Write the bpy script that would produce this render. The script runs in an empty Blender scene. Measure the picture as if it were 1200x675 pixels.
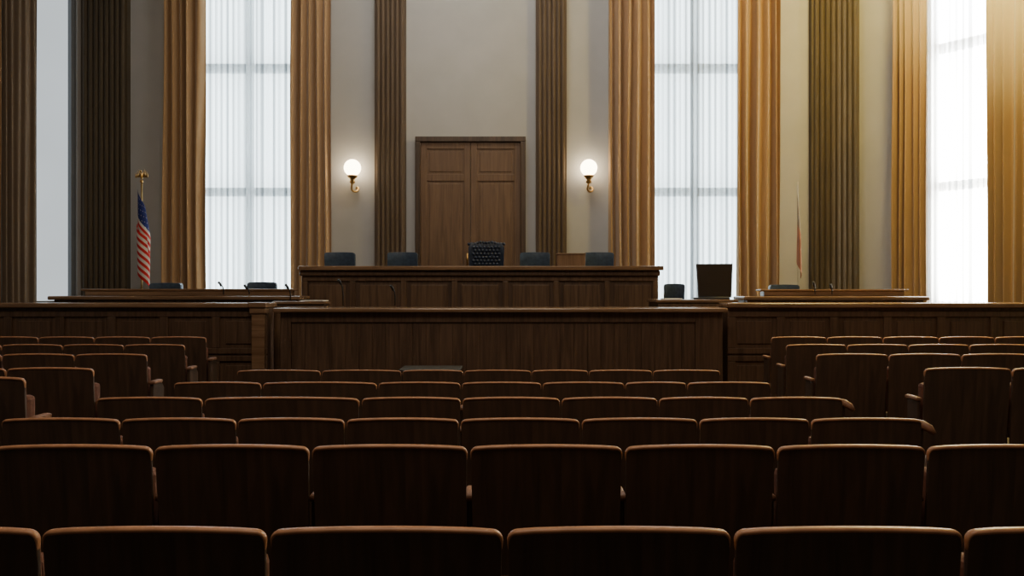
import bpy, bmesh, math, random
from mathutils import Vector, Matrix
random.seed(4)
F=900.0; CH=1.55
def PX(u,Y): return (u-600)/F*Y
def PZ(v,Y): return CH-(v-337.5)/F*Y
coll=bpy.context.scene.collection

# ---------------------------------------------------------------- materials
def new_mat(name):
    m=bpy.data.materials.new(name); m.use_nodes=True
    nt=m.node_tree; b=nt.nodes["Principled BSDF"]
    return m,nt,b
def wood(name,c1,c2,rough=0.4,scale=(28,28,1.6),bump=0.06):
    m,nt,b=new_mat(name)
    tc=nt.nodes.new("ShaderNodeTexCoord"); mp=nt.nodes.new("ShaderNodeMapping")
    mp.inputs["Scale"].default_value=scale
    n=nt.nodes.new("ShaderNodeTexNoise"); n.inputs["Scale"].default_value=1.0; n.inputs["Detail"].default_value=6; n.inputs["Distortion"].default_value=0.6
    n2=nt.nodes.new("ShaderNodeTexNoise"); n2.inputs["Scale"].default_value=1.3; n2.inputs["Detail"].default_value=2
    r=nt.nodes.new("ShaderNodeValToRGB"); r.color_ramp.elements[0].position=.3; r.color_ramp.elements[1].position=.72
    r.color_ramp.elements[0].color=(*c1,1); r.color_ramp.elements[1].color=(*c2,1)
    mx=nt.nodes.new("ShaderNodeMixRGB"); mx.blend_type='MULTIPLY'; mx.inputs[0].default_value=.3
    nt.links.new(tc.outputs["Object"],mp.inputs[0]); nt.links.new(mp.outputs[0],n.inputs["Vector"])
    nt.links.new(tc.outputs["Object"],n2.inputs["Vector"])
    nt.links.new(n.outputs["Fac"],r.inputs[0]); nt.links.new(r.outputs[0],mx.inputs[1]); nt.links.new(n2.outputs["Fac"],mx.inputs[2])
    nt.links.new(mx.outputs[0],b.inputs["Base Color"])
    b.inputs["Roughness"].default_value=rough
    bp=nt.nodes.new("ShaderNodeBump"); bp.inputs["Strength"].default_value=bump*2; bp.inputs["Distance"].default_value=.01
    nt.links.new(n.outputs["Fac"],bp.inputs["Height"]); nt.links.new(bp.outputs[0],b.inputs["Normal"])
    return m
def plain(name,c,rough=.6,metal=0,noise=0.0,nscale=6,sheen=0,emit=None,es=0,spec=None):
    m,nt,b=new_mat(name)
    b.inputs["Roughness"].default_value=rough; b.inputs["Metallic"].default_value=metal
    if spec is not None: b.inputs["Specular IOR Level"].default_value=spec
    if sheen: b.inputs["Sheen Weight"].default_value=sheen
    if emit: b.inputs["Emission Color"].default_value=(*emit,1); b.inputs["Emission Strength"].default_value=es
    tc=nt.nodes.new("ShaderNodeTexCoord"); n=nt.nodes.new("ShaderNodeTexNoise"); n.inputs["Scale"].default_value=nscale; n.inputs["Detail"].default_value=5
    r=nt.nodes.new("ShaderNodeValToRGB")
    k=noise
    r.color_ramp.elements[0].position=.3; r.color_ramp.elements[1].position=.7
    r.color_ramp.elements[0].color=(*[x*(1-k) for x in c],1); r.color_ramp.elements[1].color=(*[min(1,x*(1+k)) for x in c],1)
    nt.links.new(tc.outputs["Object"],n.inputs["Vector"]); nt.links.new(n.outputs["Fac"],r.inputs[0]); nt.links.new(r.outputs[0],b.inputs["Base Color"])
    return m
M_seatwood=wood("seat_wood",(.050,.030,.019),(.105,.060,.036),.5,(26,26,1.2),.02)
M_pad=plain("seat_top_leather",(.42,.205,.105),.42,noise=.2,nscale=14)
M_cushion=plain("seat_cushion_fabric",(.13,.05,.03),.8,noise=.2,nscale=30)
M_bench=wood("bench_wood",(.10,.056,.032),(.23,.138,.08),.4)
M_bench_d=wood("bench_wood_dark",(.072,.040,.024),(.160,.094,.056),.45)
M_top=wood("bench_top_wood",(.17,.095,.05),(.34,.21,.125),.20,(1.6,28,28),.02)
M_door=wood("door_wood",(.120,.066,.036),(.205,.118,.064),.5)
M_doorf=wood("door_frame_wood",(.04,.024,.014),(.10,.058,.033),.45)
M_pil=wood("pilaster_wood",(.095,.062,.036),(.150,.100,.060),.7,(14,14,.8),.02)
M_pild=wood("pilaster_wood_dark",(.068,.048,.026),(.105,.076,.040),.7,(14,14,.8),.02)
M_wall=plain("wall_plaster",(.455,.45,.435),.85,noise=.04,nscale=2)
M_ceil=plain("ceiling_plaster",(.35,.33,.30),.9,noise=.04)
M_floor=plain("floor_carpet",(.04,.026,.02),.95,noise=.3,nscale=40)
M_plat=wood("platform_wood",(.03,.016,.01),(.08,.04,.024),.6)
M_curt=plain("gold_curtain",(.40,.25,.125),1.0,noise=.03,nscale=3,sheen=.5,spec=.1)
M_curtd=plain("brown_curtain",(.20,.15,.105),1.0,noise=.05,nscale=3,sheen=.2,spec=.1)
M_blue=plain("blue_black_leather",(.046,.072,.115),.38,noise=.25,nscale=20)
M_navyl=plain("navy_leather",(.020,.032,.062),.30,noise=.35,nscale=40)
M_black=plain("black_plastic",(.010,.010,.010),.5,noise=.1)
M_screen=plain("dark_screen",(.026,.017,.011),.6,noise=.15,nscale=2,spec=.12)
M_brass=plain("brass",(.60,.38,.14),.28,metal=1,noise=.1)
M_globe=plain("globe_glass",(1,.9,.75),.3,noise=.01,emit=(1,.80,.52),es=16)
M_paper=plain("paper",(.75,.74,.70),.8,noise=.03)
M_wframe=plain("window_frame_paint",(.13,.14,.15),.6,noise=.05)
M_red=plain("flag_red",(.55,.006,.010),.8,noise=.05); M_white=plain("flag_white",(.62,.60,.56),.8,noise=.03); M_navy=plain("flag_blue",(.006,.016,.14),.8,noise=.1)
M_tan=wood("light_wood",(.16,.09,.05),(.30,.18,.10),.5)
M_tan2=wood("armrest_wood",(.18,.085,.045),(.32,.15,.08),.6,(2,30,30))
M_steel=plain("frosted_grey_glass",(.07,.07,.065),.5,noise=.1)
def pane_mat(name,col,s):
    m,nt,b=new_mat(name)
    nt.nodes.remove(b); e=nt.nodes.new("ShaderNodeEmission"); o=nt.nodes["Material Output"]
    tc=nt.nodes.new("ShaderNodeTexCoord"); n=nt.nodes.new("ShaderNodeTexNoise"); n.inputs["Scale"].default_value=.7
    r=nt.nodes.new("ShaderNodeValToRGB"); r.color_ramp.elements[0].color=(*[c*.85 for c in col],1); r.color_ramp.elements[1].color=(*col,1)
    nt.links.new(tc.outputs["Object"],n.inputs["Vector"]); nt.links.new(n.outputs["Fac"],r.inputs[0]); nt.links.new(r.outputs[0],e.inputs["Color"])
    e.inputs["Strength"].default_value=s; nt.links.new(e.outputs[0],o.inputs[0]); return m
M_pane=pane_mat("daylit_frosted_glass",(.80,.94,.98),8.0)
M_pane_b=pane_mat("bright_frosted_glass",(1.0,.97,.88),60)
M_pane_l=pane_mat("dim_frosted_glass",(.84,.92,.96),.95)
def sheer_mat(name="sheer_fabric",lo=.20,hi=1.0):
    """woven sheer: gathered vertical pleats are denser than the gaps between them"""
    m,nt,b=new_mat(name); nt.nodes.remove(b); o=nt.nodes["Material Output"]
    tr=nt.nodes.new("ShaderNodeBsdfTranslucent"); df=nt.nodes.new("ShaderNodeBsdfDiffuse"); df.inputs[0].default_value=(.8,.82,.84,1)
    tp=nt.nodes.new("ShaderNodeBsdfTransparent")
    m1=nt.nodes.new("ShaderNodeMixShader"); m1.inputs[0].default_value=.2
    m2=nt.nodes.new("ShaderNodeMixShader")
    tc=nt.nodes.new("ShaderNodeTexCoord"); mp=nt.nodes.new("ShaderNodeMapping"); mp.inputs["Scale"].default_value=(9,.0,.02)
    n=nt.nodes.new("ShaderNodeTexNoise"); n.inputs["Scale"].default_value=1.0; n.inputs["Detail"].default_value=1
    wv=nt.nodes.new("ShaderNodeTexWave"); wv.wave_type='BANDS'; wv.bands_direction='X'; wv.inputs["Scale"].default_value=3.1; wv.inputs["Distortion"].default_value=0
    mp2=nt.nodes.new("ShaderNodeMapping"); mp2.inputs["Scale"].default_value=(1,0,0)
    nt.links.new(tc.outputs["Object"],mp.inputs[0]); nt.links.new(mp.outputs[0],n.inputs["Vector"])
    nt.links.new(tc.outputs["Object"],mp2.inputs[0]); nt.links.new(mp2.outputs[0],wv.inputs["Vector"])
    mx=nt.nodes.new("ShaderNodeMath"); mx.operation='MULTIPLY_ADD'; mx.inputs[1].default_value=.22
    nt.links.new(wv.outputs["Fac"],mx.inputs[0]); 
    sb=nt.nodes.new("ShaderNodeMath"); sb.operation='MULTIPLY_ADD'; sb.inputs[1].default_value=.75; sb.inputs[2].default_value=.02
    nt.links.new(n.outputs["Fac"],sb.inputs[0]); nt.links.new(sb.outputs[0],mx.inputs[2])
    mr=nt.nodes.new("ShaderNodeMapRange"); mr.inputs[1].default_value=.36; mr.inputs[2].default_value=.62; mr.inputs[3].default_value=.12; mr.inputs[4].default_value=.38
    r=nt.nodes.new("ShaderNodeValToRGB"); r.color_ramp.elements[0].position=.37; r.color_ramp.elements[1].position=.58
    r.color_ramp.elements[0].color=(lo*.90,lo*.99,lo*1.06,1); r.color_ramp.elements[1].color=(hi*.95,hi*.98,hi,1)
    nt.links.new(mx.outputs[0],mr.inputs[0]); nt.links.new(mx.outputs[0],r.inputs[0]); nt.links.new(r.outputs[0],tr.inputs[0])
    nt.links.new(tr.outputs[0],m1.inputs[1]); nt.links.new(df.outputs[0],m1.inputs[2])
    nt.links.new(mr.outputs[0],m2.inputs[0]); nt.links.new(m1.outputs[0],m2.inputs[1]); nt.links.new(tp.outputs[0],m2.inputs[2])
    nt.links.new(m2.outputs[0],o.inputs[0]); return m
M_sheer=sheer_mat()

# ---------------------------------------------------------------- mesh helpers
def add_box(bm,x0,x1,y0,y1,z0,z1,mi=0):
    vs=[bm.verts.new(p) for p in ((x0,y0,z0),(x1,y0,z0),(x1,y1,z0),(x0,y1,z0),(x0,y0,z1),(x1,y0,z1),(x1,y1,z1),(x0,y1,z1))]
    for f in ((0,3,2,1),(4,5,6,7),(0,1,5,4),(1,2,6,5),(2,3,7,6),(3,0,4,7)):
        fc=bm.faces.new([vs[i] for i in f]); fc.material_index=mi
def finish(name,bm,mats,parent=None,loc=None,rot=0,bevel=0,segs=2,smooth=False,**props):
    bmesh.ops.recalc_face_normals(bm,faces=bm.faces)
    me=bpy.data.meshes.new(name)
    bm.to_mesh(me); bm.free()
    if not isinstance(mats,(list,tuple)): mats=[mats]
    for m in mats: me.materials.append(m)
    if smooth:
        for p in me.polygons: p.use_smooth=True
    ob=bpy.data.objects.new(name,me); coll.objects.link(ob)
    if loc is not None: ob.location=loc
    ob.rotation_euler=(0,0,rot or 0)
    if parent: ob.parent=parent
    if bevel:
        b=ob.modifiers.new("bevel",'BEVEL'); b.width=bevel; b.segments=segs; b.limit_method='ANGLE'; b.angle_limit=math.radians(40)
    for k,v in props.items(): ob[k]=v
    return ob
def boxes(name,lst,mat,parent=None,loc=None,rot=0,bevel=0,**props):
    bm=bmesh.new()
    for b in lst: add_box(bm,*b)
    return finish(name,bm,mat,parent,loc,rot,bevel,**props)
def empty(name,loc,rot=0,**props):
    e=bpy.data.objects.new(name,None); e.empty_display_size=.1; coll.objects.link(e)
    e.location=loc; e.rotation_euler=(0,0,rot)
    for k,v in props.items(): e[k]=v
    return e
def tube(name,pts,r,mat,parent=None,loc=None,sides=12,smooth=True,radii=None,**props):
    bm=bmesh.new(); rings=[]
    P=[Vector(p) for p in pts]
    for i,p in enumerate(P):
        d=(P[min(i+1,len(P)-1)]-P[max(i-1,0)]).normalized()
        a=d.orthogonal().normalized() if abs(d.z)<.99 else Vector((1,0,0))
        if i and abs(d.dot(prev_a))<.9: a=(prev_a-d*d.dot(prev_a)).normalized()
        prev_a=a; b=d.cross(a); rr=radii[i] if radii else r
        rings.append([bm.verts.new(p+a*rr*math.cos(2*math.pi*k/sides)+b*rr*math.sin(2*math.pi*k/sides)) for k in range(sides)])
    for i in range(len(rings)-1):
        for k in range(sides): bm.faces.new((rings[i][k],rings[i][(k+1)%sides],rings[i+1][(k+1)%sides],rings[i+1][k]))
    bm.faces.new(rings[0][::-1]); bm.faces.new(rings[-1])
    return finish(name,bm,mat,parent,loc,smooth=smooth,**props)
def lathe(name,prof,mat,parent=None,loc=None,sides=28,**props):
    return tube(name,[(0,0,z) for r,z in prof],1,mat,parent,loc,sides,radii=[max(r,.0005) for r,z in prof],**props)
def sphere(name,r,mat,parent,loc,**props):
    bm=bmesh.new(); bmesh.ops.create_uvsphere(bm,u_segments=32,v_segments=20,radius=r)
    return finish(name,bm,mat,parent,loc,smooth=True,**props)
def panel_shape(bm,wt,wb,z0,z1,r,arch,yf,th,lean,mi=0,bow=0.0,n=14):
    """rounded-top panel, outline in xz; y = yf + lean*(z1-z); thickness th toward +y"""
    pts=[]
    for i in range(6):
        a=math.pi-(math.pi/2)*i/5; pts.append((-wt/2+r+r*math.cos(a), z1-r+r*math.sin(a)))
    for i in range(1,n):
        x=-wt/2+r+(wt-2*r)*i/n; pts.append((x,z1))
    for i in range(6):
        a=math.pi/2-(math.pi/2)*i/5; pts.append((wt/2-r+r*math.cos(a), z1-r+r*math.sin(a)))
    top=[(x,z+arch*(1-(2*x/wt)**2)) for x,z in pts]
    cols=[]
    for x,z in top:
        k=x/(wt/2); col=[]
        for j in range(6):
            t=j/5; zz=z0+(z-z0)*t; xx=k*(wb/2+(wt/2-wb/2)*((zz-z0)/(z1-z0)))
            y=yf+lean*(z1-zz)+bow*(k*k)
            col.append((bm.verts.new((xx,y,zz)),bm.verts.new((xx,y+th,zz))))
        cols.append(col)
    for i in range(len(cols)-1):
        for j in range(5):
            a,b,c,d=cols[i][j],cols[i+1][j],cols[i+1][j+1],cols[i][j+1]
            for s in (0,1):
                q=(a[s],b[s],c[s],d[s]); f=bm.faces.new(q if s==0 else q[::-1]); f.material_index=mi
        a,b=cols[i][5],cols[i+1][5]; f=bm.faces.new((a[0],b[0],b[1],a[1])); f.material_index=mi
        a,b=cols[i][0],cols[i+1][0]; f=bm.faces.new((a[0],a[1],b[1],b[0])); f.material_index=mi
    for c in (cols[0],cols[-1]):
        for j in range(5):
            f=bm.faces.new((c[j][0],c[j+1][0],c[j+1][1],c[j][1])); f.material_index=mi

def dup(obj,parent=None):
    o=obj.copy(); coll.objects.link(o)
    if parent is not None: o.parent=parent
    return o
def dup_tree(root,loc,rot=None,scale=None,**props):
    r=dup(root); r.location=loc
    if rot is not None: r.rotation_euler=(0,0,rot)
    if scale: r.scale=scale
    for c in list(root.children): 
        cc=dup(c,r)
        for g in list(c.children): dup(g,cc)
    for k,v in props.items(): r[k]=v
    return r

# ---------------------------------------------------------------- room shell
XL,XR,YB=-9.98,8.54,13.5
CEIL=8.6
AX,AXL=6.1,-7.54
ANG=math.atan2(2.0,1.57)
S="structure"
wx=[(-5.62,-3.67),(2.28,4.17)]
WZ=1.15
lst=[(AXL-.1,wx[0][0],13.5,13.8,-.1,CEIL),(wx[0][1],wx[1][0],13.5,13.8,-.1,CEIL),(wx[1][1],AX+.1,13.5,13.8,-.1,CEIL)]
for a,b in wx: lst+= [(a,b,13.5,13.8,-.1,WZ),(a,b,13.5,13.8,8.0,CEIL)]
boxes("wall_back",lst,M_wall,kind=S)
RW0,RW1=1.18,2.32
boxes("wall_right_angled",[(0,RW0,0,.3,-.1,CEIL),(RW1,4.02,0,.3,-.1,CEIL),(RW0,RW1,0,.3,-.1,1.25),(RW0,RW1,0,.3,8.0,CEIL)],M_wall,loc=(AX,13.5,0),rot=-ANG,kind=S)
boxes("wall_left_angled",[(-.10,0,0,.3,-.1,CEIL),(-4.02,-.80,0,.3,-.1,CEIL),(-.80,-.10,0,.3,-.1,1.25),(-.80,-.10,0,.3,8.0,CEIL)],M_wall,loc=(AXL,13.5,0),rot=ANG,kind=S)
boxes("wall_right",[(XR,XR+.2,-2,10.4,-.1,CEIL)],M_wall,kind=S)
boxes("wall_left",[(XL-.2,XL,-2,10.4,-.1,CEIL)],M_wall,kind=S)
boxes("ceiling",[(XL-.2,XR+.2,-2,13.8,CEIL,CEIL+.15)],M_ceil,kind=S)
boxes("floor",[(XL,XR,-2,3.6,-.2,.14),(XL,XR,3.6,5.5,-.2,.08),(XL,XR,5.5,7.0,-.2,.03),(XL,XR,7.0,13.5,-.2,-.03)],M_floor,kind=S)
boxes("floor_side_platform",[(XL,-2.72,4.0,8.85,-.1,.2)],M_plat,kind=S)
boxes("floor_side_platform",[(2.42,XR,4.0,8.85,-.1,.2)],M_plat,kind=S)
boxes("floor_court_platform",[(-9.0,7.6,9.75,13.5,-.03,.45)],M_plat,kind=S)
boxes("floor_judge_platform",[(-3.25,2.35,11.35,13.5,.45,.95)],M_plat,kind=S)

def window(n,x0,x1,z0,z1,mat,loc,rot,bars,mull=True):
    w=boxes(f"window_{n}",[(x0,x0+.07,.06,.2,z0,z1),(x1-.07,x1,.06,.2,z0,z1),(x0,x1,.06,.2,z0,z0+.08),(x0,x1,.06,.2,z1-.08,z1)]+
      ([((x0+x1)/2-.055,(x0+x1)/2+.055,.06,.19,z0,z1)] if mull else [])+[(x0,x1,.055,.195,z-.07,z+.07) for z in bars],M_wframe,loc=loc,rot=rot,kind=S)
    boxes("glass_pane",[(x0+.02,x1-.02,.21,.23,z0+.02,z1-.02)],mat,parent=w,label="frosted glass glowing with daylight")
    boxes("sill",[(x0,x1,-.04,.12,z0-.05,z0)],M_wall,parent=w,bevel=.01)
    return w
window(1,wx[0][0],wx[0][1],WZ,8.0,M_pane,(0,13.5,0),0,[3.25,5.44])
window(2,wx[1][0],wx[1][1],WZ,8.0,M_pane,(0,13.5,0),0,[3.25,5.44])
window(3,RW0,RW1,1.25,8.0,M_pane_b,(AX,13.5,0),-ANG,[3.2,5.45],False)
window(4,-.80,-.10,1.25,8.0,M_pane_l,(AXL,13.5,0),ANG,[],False)

def curtain(name,x0,x1,y,z0,z1,folds,amp,mat,loc,rot=0,seed=0,sub=20,irr=1.0,**props):
    bm=bmesh.new(); rnd=random.Random(seed); nx=folds*sub; nz=26
    ph=[rnd.uniform(-1.3,1.3)*irr for _ in range(folds+2)]; am=[rnd.uniform(.5,1.25) for _ in range(folds+2)]
    p2=rnd.uniform(0,6); p3=rnd.uniform(0,6)
    grid=[]
    for i in range(nx+1):
        t=i/nx; f=t*folds; k=int(f); fr=f-k; fr=fr*fr*(3-2*fr); pk=ph[k]*(1-fr)+ph[k+1]*fr; ak=am[k]*(1-fr)+am[k+1]*fr
        col=[]
        for j in range(nz+1):
            z=z0+(z1-z0)*j/nz; zn=j/nz
            a=2*math.pi*f+pk+irr*(.6*math.sin(z*.55+t*6+p3)+.18*math.sin(z*1.3+p2))
            xx=x0+(x1-x0)*t
            soft=math.sin(a)+irr*.25*math.sin(1.7*math.pi*2*t*folds/3+p3+z*.3)
            yy=y-amp*ak*soft*(1.0-.2*zn)
            col.append(bm.verts.new((xx,yy,z)))
        grid.append(col)
    for i in range(nx):
        for j in range(nz): bm.faces.new((grid[i][j],grid[i+1][j],grid[i+1][j+1],grid[i][j+1]))
    return finish(name,bm,mat,loc=loc,rot=rot,smooth=True,**props)
gc=dict(label="floor-length golden tan pleated drape beside tall window",category="curtain",group="golden window drapes")
B=(0,13.5,0)
yc=-.28; k=13.22/900
for i,(a,b) in enumerate([(190,240),(340,388),(713,767),(863,914)]):
    curtain("curtain",(a-600)*k,(b-600)*k,yc,.47,8.1,5,.085,M_curt,B,seed=i+3,**gc)
curtain("curtain",.70,1.25,-.24,0.47,8.1,5,.075,M_curt,(AX,13.5,0),-ANG,seed=11,**gc)
curtain("curtain",2.12,2.95,-.24,0.47,8.1,7,.08,M_curt,(AX,13.5,0),-ANG,seed=12,**gc)
dc=dict(label="floor-length grey brown pleated drape on angled wall",category="curtain")
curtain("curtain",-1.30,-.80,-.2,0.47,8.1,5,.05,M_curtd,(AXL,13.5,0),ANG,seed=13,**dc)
curtain("curtain",-2.2,-1.34,-.2,0.47,8.1,6,.05,M_curt,(AXL,13.5,0),ANG,seed=14,**gc)
sc=dict(label="translucent white sheer curtain glowing over tall window",category="sheer curtain",group="white sheer curtains")
curtain("sheer_curtain",-5.58,-3.70,-.09,1.12,8.05,24,.022,M_sheer,B,seed=21,sub=8,irr=.12,**sc)
curtain("sheer_curtain",2.30,4.15,-.09,1.12,8.05,24,.022,M_sheer,B,seed=22,sub=8,irr=.12,**sc)
curtain("sheer_curtain",RW0+.01,RW1-.01,-.07,1.22,8.05,15,.022,M_sheer,(AX,13.5,0),-ANG,seed=23,sub=8,irr=.12,**sc)

def pilaster(n,x0,x1,z0,ridges,mat,depth=.12,loc=(0,13.5,0),rot=0):
    bm=bmesh.new(); prof=[(x0,0),(x0,-depth)]; w=(x1-x0); m=w*.04; rw=(w-2*m)/ridges
    for r in range(ridges):
        for q in range(9):
            a=math.pi*q/8
            prof.append((x0+m+rw*(r+.5)-rw*.44*math.cos(a),-depth-rw*.42*math.sin(a)))
    prof+=[(x1,-depth),(x1,0)]
    a=[bm.verts.new((x,y,z0)) for x,y in prof]; b=[bm.verts.new((x,y,CEIL)) for x,y in prof]
    N=len(prof)
    for i in range(N-1): bm.faces.new((a[i],a[i+1],b[i+1],b[i]))
    add_box(bm,x0-.04,x1+.04,-depth-.13,0,z0,z0+.3)
    add_box(bm,x0-.04,x1+.04,-depth-.13,0,CEIL-.4,CEIL)
    return finish(f"trim_{n}",bm,mat,loc=loc,rot=rot,kind=S)
kk=13.38/900
pilaster(1,(439-600)*kk,(475-600)*kk,.95,6,M_pil)
pilaster(2,(628-600)*kk,(664-600)*kk,.95,6,M_pil)
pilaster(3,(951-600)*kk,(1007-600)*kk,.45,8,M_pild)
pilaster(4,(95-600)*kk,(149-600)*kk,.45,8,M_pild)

k=13.45/900; dx0,dx1=(487-600)*k,(616-600)*k; dz1=PZ(160,13.4)
door=boxes("door_1",[(dx0,dx0+.09,13.38,13.5,.95,dz1-.09),(dx1-.09,dx1,13.38,13.5,.95,dz1-.09),(dx0,dx1,13.38,13.5,dz1-.09,dz1)],M_doorf,bevel=.008,kind=S)
xm=(dx0+dx1)/2
for a,b,s in ((dx0+.09,xm-.004,1),(xm+.004,dx1-.09,-1)):
    zt=dz1-.09; st=.11
    l=[(a,b,13.455,13.495,.96,zt),(a,a+st,13.437,13.46,.96,zt),(b-st,b,13.437,13.46,.96,zt)]
    for z,h in ((.96,.16),(3.42,.12),(zt-.12,.12)): l.append((a+st,b-st,13.437,13.46,z,z+h))
    for z0,z1 in ((1.12,3.42),(3.54,zt-.12)): l.append((a+st+.045,b-st-.045,13.445,13.46,z0+.045,z1-.045))
    leaf=boxes("door_leaf",l,M_door,parent=door,bevel=.006)
    hx=(b-.05) if s==1 else (a+.05)
    tube("door_handle",[(hx,13.43,1.95),(hx,13.37,1.95),(hx,13.37,2.15),(hx,13.43,2.15)],.012,M_brass,parent=leaf)

# ---------------------------------------------------------------- sconces
def sconce(x,z):
    e=empty("wall_sconce",(x,13.5,z-.34),label="brass wall sconce with glowing white glass globe",category="wall lamp",group="globe wall sconces")
    lathe("backplate",[(.0,-.0),(.095,0),(.10,.015),(.07,.03),(.04,.06),(0,.06)],M_brass,parent=e).rotation_euler=(math.pi/2,0,0)
    pts=[(.03,-.04,0)]
    for i in range(13):
        a=math.radians(60-i*22); pts.append((.03+.05*math.cos(a),-.06-.012*i,-.01+.05*math.sin(a)))
    pts+=[(-.01,-.215,.05),(0,-.21,.09),(0,-.21,.15)]
    tube("curled_arm",pts,.018,M_brass,parent=e)
    lathe("globe_holder",[(.03,.07),(.05,.10),(.035,.135),(.05,.16),(.085,.19),(.09,.215),(.06,.22)],M_brass,parent=e,loc=(0,-.21,0))
    sphere("glass_globe",.145,M_globe,e,(0,-.21,.345))
sconce(PX(413,13.29),PZ(197,13.29)); sconce(PX(690,13.29),PZ(197,13.29))

# ---------------------------------------------------------------- panelled woodwork
def frame_panels(x0,x1,y,z0,z1,n,rail=.10,stile=.09,proud=.03,raised=True):
    l=[(x0,x1,y-proud,y,z0,z0+rail),(x0,x1,y-proud,y,z1-rail,z1)]
    for i in range(n+1):
        c=x0+(x1-x0)*i/n; a=max(x0,c-stile/2); b=min(x1,c+stile/2)
        if i==0: b=x0+stile
        if i==n: a=x1-stile
        l.append((a,b,y-proud,y,z0+rail,z1-rail))
    if raised:
        for i in range(n):
            a=x0+(x1-x0)*i/n+stile; b=x0+(x1-x0)*(i+1)/n-stile
            l.append((a+.02,b-.02,y-proud*.55,y,z0+rail+.05,z1-rail-.05))
    return l
bx0,bx1=PX(354,10.8),PX(771,10.8); bz=PZ(312,10.8)
def rel(l,o): return [(a-o[0],b-o[0],c-o[1],d-o[1],p-o[2],q-o[2]) for a,b,c,d,p,q in l]
e=empty("judges_bench",((bx0+bx1)/2,11.0,.45),label="long panelled brown wood judges bench with moulded top",category="judge bench"); o=e.location
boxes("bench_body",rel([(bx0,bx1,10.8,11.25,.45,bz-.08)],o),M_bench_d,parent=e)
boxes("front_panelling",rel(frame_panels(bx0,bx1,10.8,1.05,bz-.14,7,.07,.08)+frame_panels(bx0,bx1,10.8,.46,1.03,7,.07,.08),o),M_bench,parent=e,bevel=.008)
boxes("cornice",rel([(bx0-.02,bx1+.02,10.72,11.27,bz-.14,bz-.06)],o),M_bench_d,parent=e,bevel=.02)
boxes("bench_top",rel([(PX(349,10.66),PX(778,10.66),10.66,11.32,bz-.06,bz)],o),M_top,parent=e,bevel=.012)

cx0,cx1=PX(325,9.0),PX(850,9.0); cz=PZ(361,9.0)
e=empty("clerk_counter",((cx0+cx1)/2,9.2,-.03),label="long dark wood counter with vertical plank front",category="counter"); o=e.location
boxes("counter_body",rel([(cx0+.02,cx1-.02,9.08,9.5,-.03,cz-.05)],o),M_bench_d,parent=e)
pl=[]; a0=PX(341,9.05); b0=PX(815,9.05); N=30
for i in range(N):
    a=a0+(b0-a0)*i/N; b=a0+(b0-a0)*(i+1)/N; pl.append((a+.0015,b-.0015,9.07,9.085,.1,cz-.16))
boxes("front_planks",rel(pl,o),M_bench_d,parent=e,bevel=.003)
boxes("face_frame",rel([(cx0+.02,a0,9.045,9.09,-.03,cz-.05),(b0,cx1-.02,9.045,9.09,-.03,cz-.05),(a0,b0,9.045,9.09,cz-.17,cz-.05),(a0,b0,9.045,9.09,-.03,.12)],o),M_bench_d,parent=e,bevel=.006)
boxes("counter_top",rel([(cx0-.04,cx1+.02,8.95,9.58,cz-.05,cz)],o),M_top,parent=e,bevel=.014)
def rail_wing(x0,x1,name,lab,n,endpost):
    z=PZ(355,9.3); e=empty(name,((x0+x1)/2,9.4,-.03),label=lab,category="railing"); o=e.location
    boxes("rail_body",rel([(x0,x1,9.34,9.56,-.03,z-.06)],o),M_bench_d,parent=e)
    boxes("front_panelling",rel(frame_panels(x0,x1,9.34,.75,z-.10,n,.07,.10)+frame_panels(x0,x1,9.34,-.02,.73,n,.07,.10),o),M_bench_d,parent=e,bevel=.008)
    boxes("rail_cap",rel([(x0-.02,x1+.02,9.24,9.64,z-.06,z)],o),M_top,parent=e,bevel=.018,segs=3)
    if endpost is not None:
        p=endpost
        boxes("end_post",rel([(p-.08,p+.08,9.24,9.34,-.03,z-.12),(p-.10,p+.10,9.22,9.36,z-.13,z-.06),(p-.11,p+.11,9.20,9.36,z-.055,z+.008),(p-.10,p+.10,9.22,9.36,-.03,.12)],o),M_top,parent=e,bevel=.012)
rail_wing(-9.9,PX(313,9.3),"courtroom_rail","dark panelled wood courtroom rail with end post",11,PX(304,9.3))
rail_wing(PX(853,9.3),8.45,"courtroom_rail","dark panelled wood courtroom rail beside the counter",9,None)

def side_desk(x0,x1,y0,z,lab):
    e=empty("side_desk",((x0+x1)/2,y0+.25,.45),label=lab,category="desk"); o=e.location
    boxes("desk_body",rel([(x0+.06,x1-.06,y0+.06,y0+.46,.45,z-.05)],o),M_bench,parent=e)
    boxes("desk_top",rel([(x0,x1,y0,y0+.50,z-.05,z)],o),M_top,parent=e,bevel=.015)
    boxes("gallery",rel([(x0+.35,x1-.2,y0+.27,y0+.44,z,z+.07),(x0+.30,x1-.15,y0+.25,y0+.46,z+.07,z+.095)],o),M_top,parent=e,bevel=.008)
side_desk(PX(55,10.1),PX(352,10.1),10.1,PZ(347,10.1),"wide brown wooden counsel desk with raised back ledge")
side_desk(PX(872,10.1),PX(1090,10.1),10.1,PZ(347.5,10.1),"wooden counsel desk catching window light")
def block(x0,x1,y0,y1,z,lab,name="witness_desk"):
    e=empty(name,((x0+x1)/2,(y0+y1)/2,.45 if y0>9.75 else -.03),label=lab,category="desk"); o=e.location
    boxes("desk_body",rel([(x0+.03,x1-.03,y0+.03,y1-.02,o[2],z-.04)],o),M_bench_d,parent=e)
    boxes("front_panelling",rel(frame_panels(x0+.03,x1-.03,y0+.03,o[2],z-.06,1),o),M_bench,parent=e,bevel=.006)
    boxes("desk_top",rel([(x0,x1,y0,y1,z-.04,z)],o),M_top,parent=e,bevel=.01)
block(PX(768,9.85),PX(864,9.85),9.80,10.5,PZ(351,9.85),"small wooden clerk desk holding the laptop")
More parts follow.
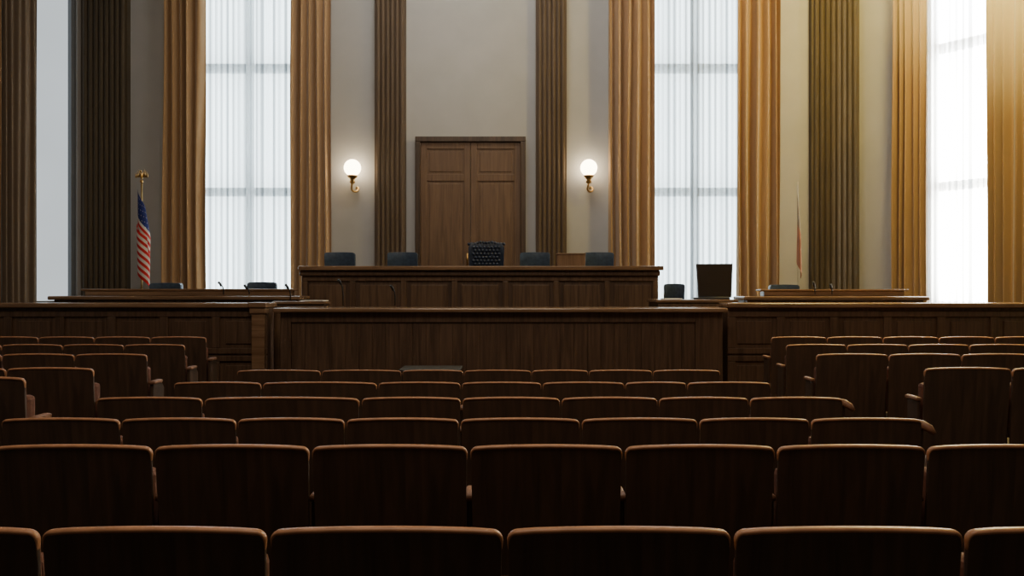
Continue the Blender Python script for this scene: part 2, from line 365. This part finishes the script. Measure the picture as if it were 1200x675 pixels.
block(PX(320,9.85),PX(383,9.85),9.80,10.05,PZ(353,9.85),"small wooden stand beside judges bench","reading_stand")

lz=PZ(351,9.85); lx=PX(841,10.0)
e=empty("laptop",(lx,10.12,lz),rot=math.radians(-12),label="open laptop with brownish dark screen on clerk desk",category="laptop")
boxes("keyboard_base",[(-.28,.18,-.17,.12,0,.022)],M_black,parent=e,bevel=.006)
bm=bmesh.new(); panel_shape(bm,.48,.43,0.01,.465,.008,0,0,.02,-.30)
finish("screen_lid",bm,M_black,parent=e,loc=(0,.26,.01))
bm=bmesh.new(); panel_shape(bm,.45,.40,0.03,.45,.005,0,0,.004,-.30)
finish("display",bm,M_screen,parent=e,loc=(0,.248,.01))
tube("hinge",[(-.18,.12,.02),(.18,.12,.02)],.014,M_black,parent=e)
boxes("paper_stack",[(-.12,.12,-.09,.09,0,.008),(-.11,.12,-.08,.085,.008,.014)],M_paper,loc=(PX(786,9.95),9.93,lz),rot=.08,label="loose white paper sheets on the clerk desk",category="papers")
boxes("paper_stack",[(-.15,.15,-.11,.11,0,.012)],M_paper,loc=(PX(368,9.9),9.92,PZ(353,9.85)),rot=-.1,label="white papers on the small wooden stand",category="papers")

def mic(x,y,z,h,lab="slim black gooseneck microphone on desk"):
    e=empty("microphone",(x,y,z),label=lab,category="microphone",group="desk microphones")
    lathe("mic_base",[(.0,0),(.06,0),(.06,.012),(.03,.022),(.008,.03)],M_black,parent=e)
    tube("gooseneck",[(0,0,.02),(0,.0,h*.55),(-.005,-.01,h*.85),(-.02,-.03,h)],.008,M_black,parent=e)
    tube("mic_head",[(-.018,-.027,h-.01),(-.03,-.04,h+.02),(-.045,-.06,h+.045)],.016,M_black,parent=e)
zt=PZ(347,10.1)
mic(PX(262,10.2),10.20,zt,.14); mic(PX(292,10.2),10.20,zt,.10); mic(PX(955,10.2),10.20,zt,.14); mic(PX(975,10.2),10.20,zt,.11)
mic(PX(402,9.4),9.4,cz,.29,"black gooseneck microphone standing on counter"); mic(PX(463,9.4),9.4,cz,.22,"black gooseneck microphone standing on counter")
mic(PX(341,10.0),9.97,PZ(353,9.85),.17)

e=empty("low_table",(-.88,8.42,-.03),label="low table with smoky grey glass top before the counter",category="table")
tz=.71
boxes("table_top",[(-.33,.33,-.2,.2,tz-.02,tz)],M_steel,parent=e,bevel=.008)
for sx in (-.28,.28):
    for sy in (-.16,.16): boxes("leg",[(sx-.018,sx+.018,sy-.018,sy+.018,0,tz-.02)],M_black,parent=e,bevel=.004)

# ---------------------------------------------------------------- chairs behind bench
def office_chair(loc,h):
    e=empty("office_chair",loc,label="dark blue leather office chair behind wooden bench",category="office chair",group="blue leather chairs")
    bm=bmesh.new(); panel_shape(bm,.47,.44,.50,h,.04,.008,0.10,.09,.10,bow=-.05)
    finish("backrest",bm,M_blue,parent=e,bevel=.02,smooth=True)
    boxes("seat",[(-.25,.25,-.32,.18,.42,.52)],M_blue,parent=e,bevel=.03)
    for s in (-1,1):
        boxes("armrest",[(s*.29-.03,s*.29+.03,-.22,.12,.66,.70),(s*.29-.02,s*.29+.02,-.06,0,.46,.66)],M_black,parent=e,bevel=.01)
    lathe("pedestal",[(.03,.06),(.03,.42)],M_black,parent=e)
    bm=bmesh.new()
    for i in range(5):
        a=2*math.pi*i/5; c,s_=math.cos(a),math.sin(a); vs=[]
        for (r,w,z) in ((0,.03,.09),(.28,.02,.05)):
            for sg in (-1,1):
                for dz in (-.02,.01): vs.append(bm.verts.new((r*c-sg*w*s_,r*s_+sg*w*c,z+dz)))
        for f in ((0,1,3,2),(4,6,7,5),(0,2,6,4),(1,5,7,3),(0,4,5,1),(2,3,7,6)): bm.faces.new([vs[i2] for i2 in f])
        bmesh.ops.create_icosphere(bm,subdivisions=2,radius=.03,matrix=Matrix.Translation((.28*c,.28*s_,.03)))
    finish("star_base",bm,M_black,parent=e)
    return e
c0=office_chair((PX(397,11.8),11.78,.95),PZ(296,11.85)-.95)
for u in (471,627,702): dup_tree(c0,(PX(u,11.8),11.78,.95))
for u,v,Y,sx in ((193,332,11.4,1),(306,331,11.3,.9),(791,333,11.1,.62),(920,334,11.5,.95)):
    h=PZ(v,Y)-.45; dup_tree(c0,(PX(u,Y),Y-.05,.45),scale=(sx,1,h/(PZ(296,11.85)-.95)),label="slate blue leather chair behind counsel desk")
e=empty("judge_chair",(PX(570,11.9),11.78,.95),label="high-backed navy tufted leather judge chair with carved crest",category="chair")
H=PZ(284,11.85)-.95
bm=bmesh.new(); panel_shape(bm,.56,.50,.48,H-.02,.08,.02,.10,.07,.08,bow=-.03)
finish("backrest",bm,M_navyl,parent=e,bevel=.015,smooth=True)
bm=bmesh.new()
for r in range(9):
    for c in range(8):
        x=-.20+.057*c+(.028 if r%2 else 0)
        if abs(x)>.215: continue
        z=H-.075-r*.052
        bmesh.ops.create_uvsphere(bm,u_segments=10,v_segments=6,radius=.026,matrix=Matrix.Translation((x,.095+.08*(H-.02-z)-.03*(x/.28)**2,z))@Matrix.Diagonal((1,.5,.9,1)))
finish("tufted_cushion",bm,M_navyl,parent=e,smooth=True)
bm=bmesh.new()
for i in range(13):
    t=i/12; x=-.27+.54*t; z=H-.03+.03*math.sin(math.pi*t)+.006*math.cos(t*6*math.pi)
    bmesh.ops.create_uvsphere(bm,u_segments=10,v_segments=6,radius=.026,matrix=Matrix.Translation((x,.11,z)))
finish("carved_crest",bm,M_navyl,parent=e,smooth=True)
boxes("seat",[(-.28,.28,-.34,.16,.40,.52)],M_navyl,parent=e,bevel=.03)
for s in (-1,1):
    boxes("armrest",[(s*.31-.035,s*.31+.035,-.28,.10,.68,.73),(s*.31-.025,s*.31+.025,-.24,-.19,.44,.68)],M_doorf,parent=e,bevel=.012)
    for y in (-.28,.12): boxes("leg",[(s*.26-.03,s*.26+.03,y-.03,y+.03,0,.42)],M_doorf,parent=e,bevel=.008)
e=empty("document_box",(PX(668,11.2),11.05,bz),label="light brown wooden document box on judges bench",category="box")
w=.41; h=PZ(297,11.1)-bz
boxes("box_body",[(-w/2,w/2,-.06,.06,0,h-.02)],M_tan,parent=e,bevel=.008)
boxes("lid",[(-w/2-.008,w/2+.008,-.07,.07,h-.02,h)],M_tan,parent=e,bevel=.006)

# ---------------------------------------------------------------- flags
fx,fy=PX(166,12.3),12.3
e=empty("american_flag",(fx,fy,.45),label="american flag hanging furled on pole with gold eagle finial",category="flag")
zt=PZ(214,fy)-.45
lathe("flag_base",[(.0,0),(.17,0),(.17,.03),(.10,.06),(.04,.10),(.03,.16)],M_brass,parent=e)
tube("flag_pole",[(0,0,.05),(0,0,zt)],.014,M_brass,parent=e)
bm=bmesh.new()
bmesh.ops.create_uvsphere(bm,u_segments=12,v_segments=8,radius=.028,matrix=Matrix.Translation((0,0,.02)))
bmesh.ops.create_uvsphere(bm,u_segments=12,v_segments=8,radius=.03,matrix=Matrix.Translation((0,0,.11))@Matrix.Diagonal((.8,.8,1.9,1)))
bmesh.ops.create_uvsphere(bm,u_segments=10,v_segments=6,radius=.018,matrix=Matrix.Translation((-.01,-.01,.18)))
for s in (-1,1):
    for q in range(4):
        bmesh.ops.create_cone(bm,cap_ends=True,segments=6,radius1=.014,radius2=.003,depth=.13-.02*q,matrix=Matrix.Translation((s*(.03+.022*q),0,.15-.012*q))@Matrix.Rotation(s*.25,4,'Y'))
finish("eagle_finial",bm,M_brass,parent=e,loc=(0,0,zt),smooth=True)
def flag_mesh(parent,ztop,w,total,mats,classify):
    bm=bmesh.new(); nu,nv=80,78; g=[]
    hoist=total*.52; drop=total*.55
    for i in range(nu+1):
        u=i/nu; row=[]
        for j in range(nv+1):
            v=j/nv
            z=ztop-(1-v)*hoist-drop*(u**.85)*(1-.12*(1-v))
            spread=(.25+.75*min(1,(ztop-z)/(total*.5)))
            x=w*(.5-.5*math.cos(u*math.pi*3.0+ (1-v)*.6))*spread + .012
            y=-.06*math.sin(u*math.pi*3.0+.4)*spread-.03*u
            row.append(bm.verts.new((x,y,z)))
        g.append(row)
    for i in range(nu):
        for j in range(nv):
            f=bm.faces.new((g[i][j],g[i+1][j],g[i+1][j+1],g[i][j+1])); f.material_index=classify(i/nu,(j+.5)/nv,i,j)
    return finish("flag_cloth",bm,mats,parent=parent,smooth=True)
def us(u,v,i,j):
    s=int((1-v)*13)
    if u<.44 and v>6/13:
        if (i%5==1) and ((int(j/4)+int(i/5))%2==0) and j%4==0: return 2
        return 1
    return 0 if s%2==0 else 2
flag_mesh(e,zt-.03,.20,PZ(218,fy)-PZ(341,fy),[M_red,M_navy,M_white],us).location=(-.07,0,0)
fx2=PX(935,12.6)
e=empty("state_flag",(fx2,12.6,.45),label="narrow furled faded orange flag on thin pole",category="flag")
lathe("flag_base",[(.0,0),(.15,0),(.15,.03),(.08,.06),(.03,.10),(.02,.16)],M_brass,parent=e)
zt2=PZ(213,12.6)-.45
M_pole=plain("pale_pole",(.36,.33,.29),.8)
tube("flag_pole",[(0,0,.05),(0,0,zt2)],.005,M_pole,parent=e)
M_dred=plain("dull_orange_cloth",(.36,.15,.085),.85,noise=.2); M_dblue=plain("dull_brown_cloth",(.30,.25,.20),.85,noise=.2)
flag_mesh(e,zt2-.15,.06,PZ(232,12.6)-PZ(335,12.6),[M_dred,M_dblue],lambda u,v,i,j:1 if u<.4 else 0).location=(-.03,0,0)

# ---------------------------------------------------------------- auditorium seats
def make_seat():
    e=empty("auditorium_seat",(0,0,0)); w=.584; zt=.786; arch=.009
    bm=bmesh.new(); panel_shape(bm,w,w-.018,.20,zt-.004,.020,arch,.012,.016,.09,bow=.006)
    finish("backrest",bm,M_seatwood,parent=e,bevel=.003,smooth=False)
    bm=bmesh.new(); panel_shape(bm,w-.04,w-.05,.34,zt-.015,.03,arch,.030,.035,.09,bow=.006)
    finish("back_cushion",bm,M_cushion,parent=e,bevel=.012,segs=3,smooth=True)
    r=.024; pts=[(-w/2+.003,zt-.06,.12),(-w/2+.0,zt-.04,.3)]
    for i in range(6):
        a=math.pi-(math.pi/2)*i/5; pts.append((-w/2+r+r*math.cos(a),zt-r+r*math.sin(a),.5+.1*i))
    n=12
    for i in range(1,n):
        x=-w/2+r+(w-2*r)*i/n; pts.append((x,zt+arch*(1-(2*x/w)**2),1))
    for i in range(6):
        a=math.pi/2-(math.pi/2)*i/5; pts.append((w/2-r+r*math.cos(a),zt-r+r*math.sin(a),1-.1*i))
    pts+=[(w/2,zt-.04,.3),(w/2-.003,zt-.06,.12)]
    bm=bmesh.new(); rings=[]; P=[Vector((x,0,z)) for x,z,s in pts]
    for i,p in enumerate(P):
        d=(P[min(i+1,len(P)-1)]-P[max(i-1,0)]).normalized(); nrm=Vector((-d.z,0,d.x)); s=pts[i][2]
        ring=[]
        for q in range(12):
            a=2*math.pi*q/12; ca,sa=math.cos(a),math.sin(a)
            ca=math.copysign(abs(ca)**.9,ca); sa=math.copysign(abs(sa)**.9,sa)
            ring.append(bm.verts.new(p+nrm*(.0080*s*sa-.001)+Vector((0,.021+.0140*(.5+.5*s)*ca+.006*(2*p.x/w)**2+.09*max(0,zt-p.z),0))))
        rings.append(ring)
    for i in range(len(rings)-1):
        for q in range(12): bm.faces.new((rings[i][q],rings[i][(q+1)%12],rings[i+1][(q+1)%12],rings[i+1][q]))
    bm.faces.new(rings[0][::-1]); bm.faces.new(rings[-1])
    finish("padded_top_rail",bm,M_pad,parent=e,smooth=True,label="reddish brown padded top rail")
    boxes("seat",[(-.255,.255,.115,.20,.30,.68)],M_cushion,parent=e,bevel=.025)
    boxes("armrest",[(-.022,.022,.078,.24,.565,.592)],M_tan2,parent=e,loc=(-.30,0,0),bevel=.01,label="reddish brown wooden armrest")
    boxes("leg",[(-.012,.012,.085,.22,0,.565),(-.02,.02,.07,.26,0,.03)],M_seatwood,parent=e,loc=(-.30,0,0),bevel=.006)
    return e
seat0=make_seat(); first=[True]
def make_end(tall):
    e=empty("seat_end_panel",(0,0,0)); h=.735 if tall else .545
    bm=bmesh.new(); pts=[(.0,.0),(.24,.0),(.24,.05),(.20,.10),(.20,h-.05),(.16,h),(.0,h)]
    a=[bm.verts.new((-.016,y,z)) for y,z in pts]; b=[bm.verts.new((.016,y,z)) for y,z in pts]
    bm.faces.new(a); bm.faces.new(b[::-1])
    for i in range(len(pts)): j=(i+1)%len(pts); bm.faces.new((a[i],b[i],b[j],a[j]))
    finish("side_panel",bm,M_seatwood,parent=e,bevel=.006)
    if tall:
        tube("armrest",[(-.005,.16,h+.008),(-.005,.06,h+.02),(.01,-.0,h+.02),(.03,-.03,h+.005),(.05,-.04,h-.02)],.02,M_tan2,parent=e,radii=[.016,.022,.024,.022,.012])
    else:
        boxes("armrest",[(-.02,.035,-.02,.14,h,h+.03)],M_tan2,parent=e,bevel=.012)
    return e
ends={True:[make_end(True),True],False:[make_end(False),True]}
LAB="dark wood theatre seat with reddish padded top edge"
def place_seat(xc,w,y,z,zs,group,lab=LAB):
    sc_=(w/.60,1,zs)
    if first[0]:
        r=seat0; r.location=(xc,y,z); r.scale=sc_; first[0]=False
        r["label"]=lab; r["category"]="theatre seat"; r["group"]=group
    else:
        r=dup_tree(seat0,(xc,y,z),scale=sc_,label=lab,category="theatre seat",group=group)
    for c in r.children:
        if c.name.startswith(("armrest","leg")): c.scale=(.60/w,1,1)
    return r
def place_end(x,y,z,zs,tall):
    E=ends[tall]
    if E[1]: r=E[0]; r.location=(x,y,z); r.scale=(1,1,zs); E[1]=False
    else: r=dup_tree(E[0],(x,y,z),scale=(1,1,zs))
    r["label"]="dark wooden end panel with "+("scrolled arm" if tall else "flat armrest")+" closing seat row"; r["category"]="seat end panel"; r["group"]="scrolled row ends" if tall else "flat row ends"
rows=[
 (1.97,.14,.988,[-1.83,-1.225,-.633,-.018,.573,1.175,1.77]),
 (2.93,.14,1.01,[-2.00,-1.38,-.775,-.166,.43,1.016,1.595,2.16]),
 (3.94,.08,1.0,[-2.64,-2.02,-1.42,-.86,-.27,.355,.963,1.54,2.12]),
 (4.70,.08,1.0,[-2.56,-1.90,-.93,-.31,.30,.90,1.46,2.04]),
 (5.87,.03,1.0,[-2.60,-1.92,-1.03,-.39,.23,.867,1.34,1.99]),
 (7.30,-.03,1.0,[-2.63,-1.82,-1.05,-.46,.187,.73,1.34,1.99])]
for y,z,zs,g in rows:
    for a,b in zip(g[:-1],g[1:]):
        place_seat((a+b)/2,(b-a),y,z,zs,"centre block theatre seats")
    place_end(g[-1]+.015,y+.07,z,1.0,y in (3.94,4.70))
side=[(4.4,-2.80,1.04,-1,2),(5.2,-2.84,1.01,-1,2),(6.3,-3.0,1.01,-1,3),(7.5,-3.2,1.0,-1,4),(8.2,-3.27,1.03,-1,5),
      (5.2,2.80,1.01,1,2),(6.3,2.50,1.01,1,3),(7.5,2.68,1.0,1,5),(8.2,2.77,1.03,1,5)]
for y,x,zt_,s,n in side:
    zs=(zt_-.2)/.80
    for i in range(n):
        place_seat(x+s*(.30+.60*i),.60,y,.2,zs,"side block theatre seats")
    if s<0: place_end(x+.015,y+.06,.2,zs,False)

# ---------------------------------------------------------------- lights
def area(name,loc,target,size,power,col,sy=None):
    l=bpy.data.lights.new(name,'AREA'); l.energy=power; l.color=col; l.size=size
    if sy: l.shape='RECTANGLE'; l.size_y=sy
    o=bpy.data.objects.new(name,l); coll.objects.link(o); o.location=loc
    o.rotation_euler=(Vector(target)-Vector(loc)).to_track_quat('-Z','Y').to_euler(); return o
area("wall_fill_light",(-.7,10.2,8.3),(-.7,13.5,4.5),4,115,(1,.96,.90),1.0)  # unseen fill added to brighten the back wall
area("warm_side_light",(5.8,9.2,8.2),(6.9,12.6,6.4),1.2,430,(1,.74,.20))
# low sun entering high beside the angled window and crossing the dusty air
sl=bpy.data.lights.new("sunbeam_light",'SPOT'); sl.energy=5200; sl.color=(1,.72,.20); sl.spot_size=math.radians(80); sl.spot_blend=1.0; sl.shadow_soft_size=.35
so=bpy.data.objects.new("sunbeam_light",sl); coll.objects.link(so); so.location=(6.9,10.9,8.3)
so.rotation_euler=(Vector((6.0,7.8,3.5))-so.location).to_track_quat('-Z','Y').to_euler()
area("audience_fill_light",(0,4.0,8.4),(0,5,0),5,110,(1,.80,.60),5)  # added soft fill so the seat backs show, no actual ceiling lamp
area("woodwork_fill_light",(-.5,1.5,7.4),(-.5,9.5,1.0),4,190,(1,.82,.63),2)  # extra fill, no visible source, lifts the camera-facing wood
w=bpy.data.worlds.new("world"); bpy.context.scene.world=w; w.use_nodes=True
w.node_tree.nodes["Background"].inputs[0].default_value=(.9,.72,.57,1); w.node_tree.nodes["Background"].inputs[1].default_value=.075

# sunlit dust hanging near the bright window
bm=bmesh.new(); bmesh.ops.create_icosphere(bm,subdivisions=4,radius=1)
hz=finish("dust_haze",bm,[],loc=(6.15,9.0,6.0),smooth=True,kind="stuff",label="warm sunlit dust haze drifting near the window",category="haze")
hz.scale=(2.3,1.7,2.55)
m=bpy.data.materials.new("dust_haze"); m.use_nodes=True; nt=m.node_tree; nt.nodes.clear()
o_=nt.nodes.new("ShaderNodeOutputMaterial"); v=nt.nodes.new("ShaderNodeVolumeScatter"); v.inputs["Color"].default_value=(1,.84,.40,1); v.inputs["Anisotropy"].default_value=.35
tc=nt.nodes.new("ShaderNodeTexCoord"); gr=nt.nodes.new("ShaderNodeTexGradient"); gr.gradient_type='SPHERICAL'
mt=nt.nodes.new("ShaderNodeMath"); mt.operation='MULTIPLY'; mt.inputs[1].default_value=.32
nt.links.new(tc.outputs["Object"],gr.inputs[0]); nt.links.new(gr.outputs["Fac"],mt.inputs[0]); nt.links.new(mt.outputs[0],v.inputs["Density"]); nt.links.new(v.outputs[0],o_.inputs["Volume"])
hz.data.materials.append(m)

cam=bpy.data.cameras.new("camera"); co=bpy.data.objects.new("camera",cam); coll.objects.link(co)
cam.lens=27; cam.sensor_width=36; co.location=(0,0,CH); co.rotation_euler=(math.pi/2,0,0); cam.clip_end=100
bpy.context.scene.camera=co
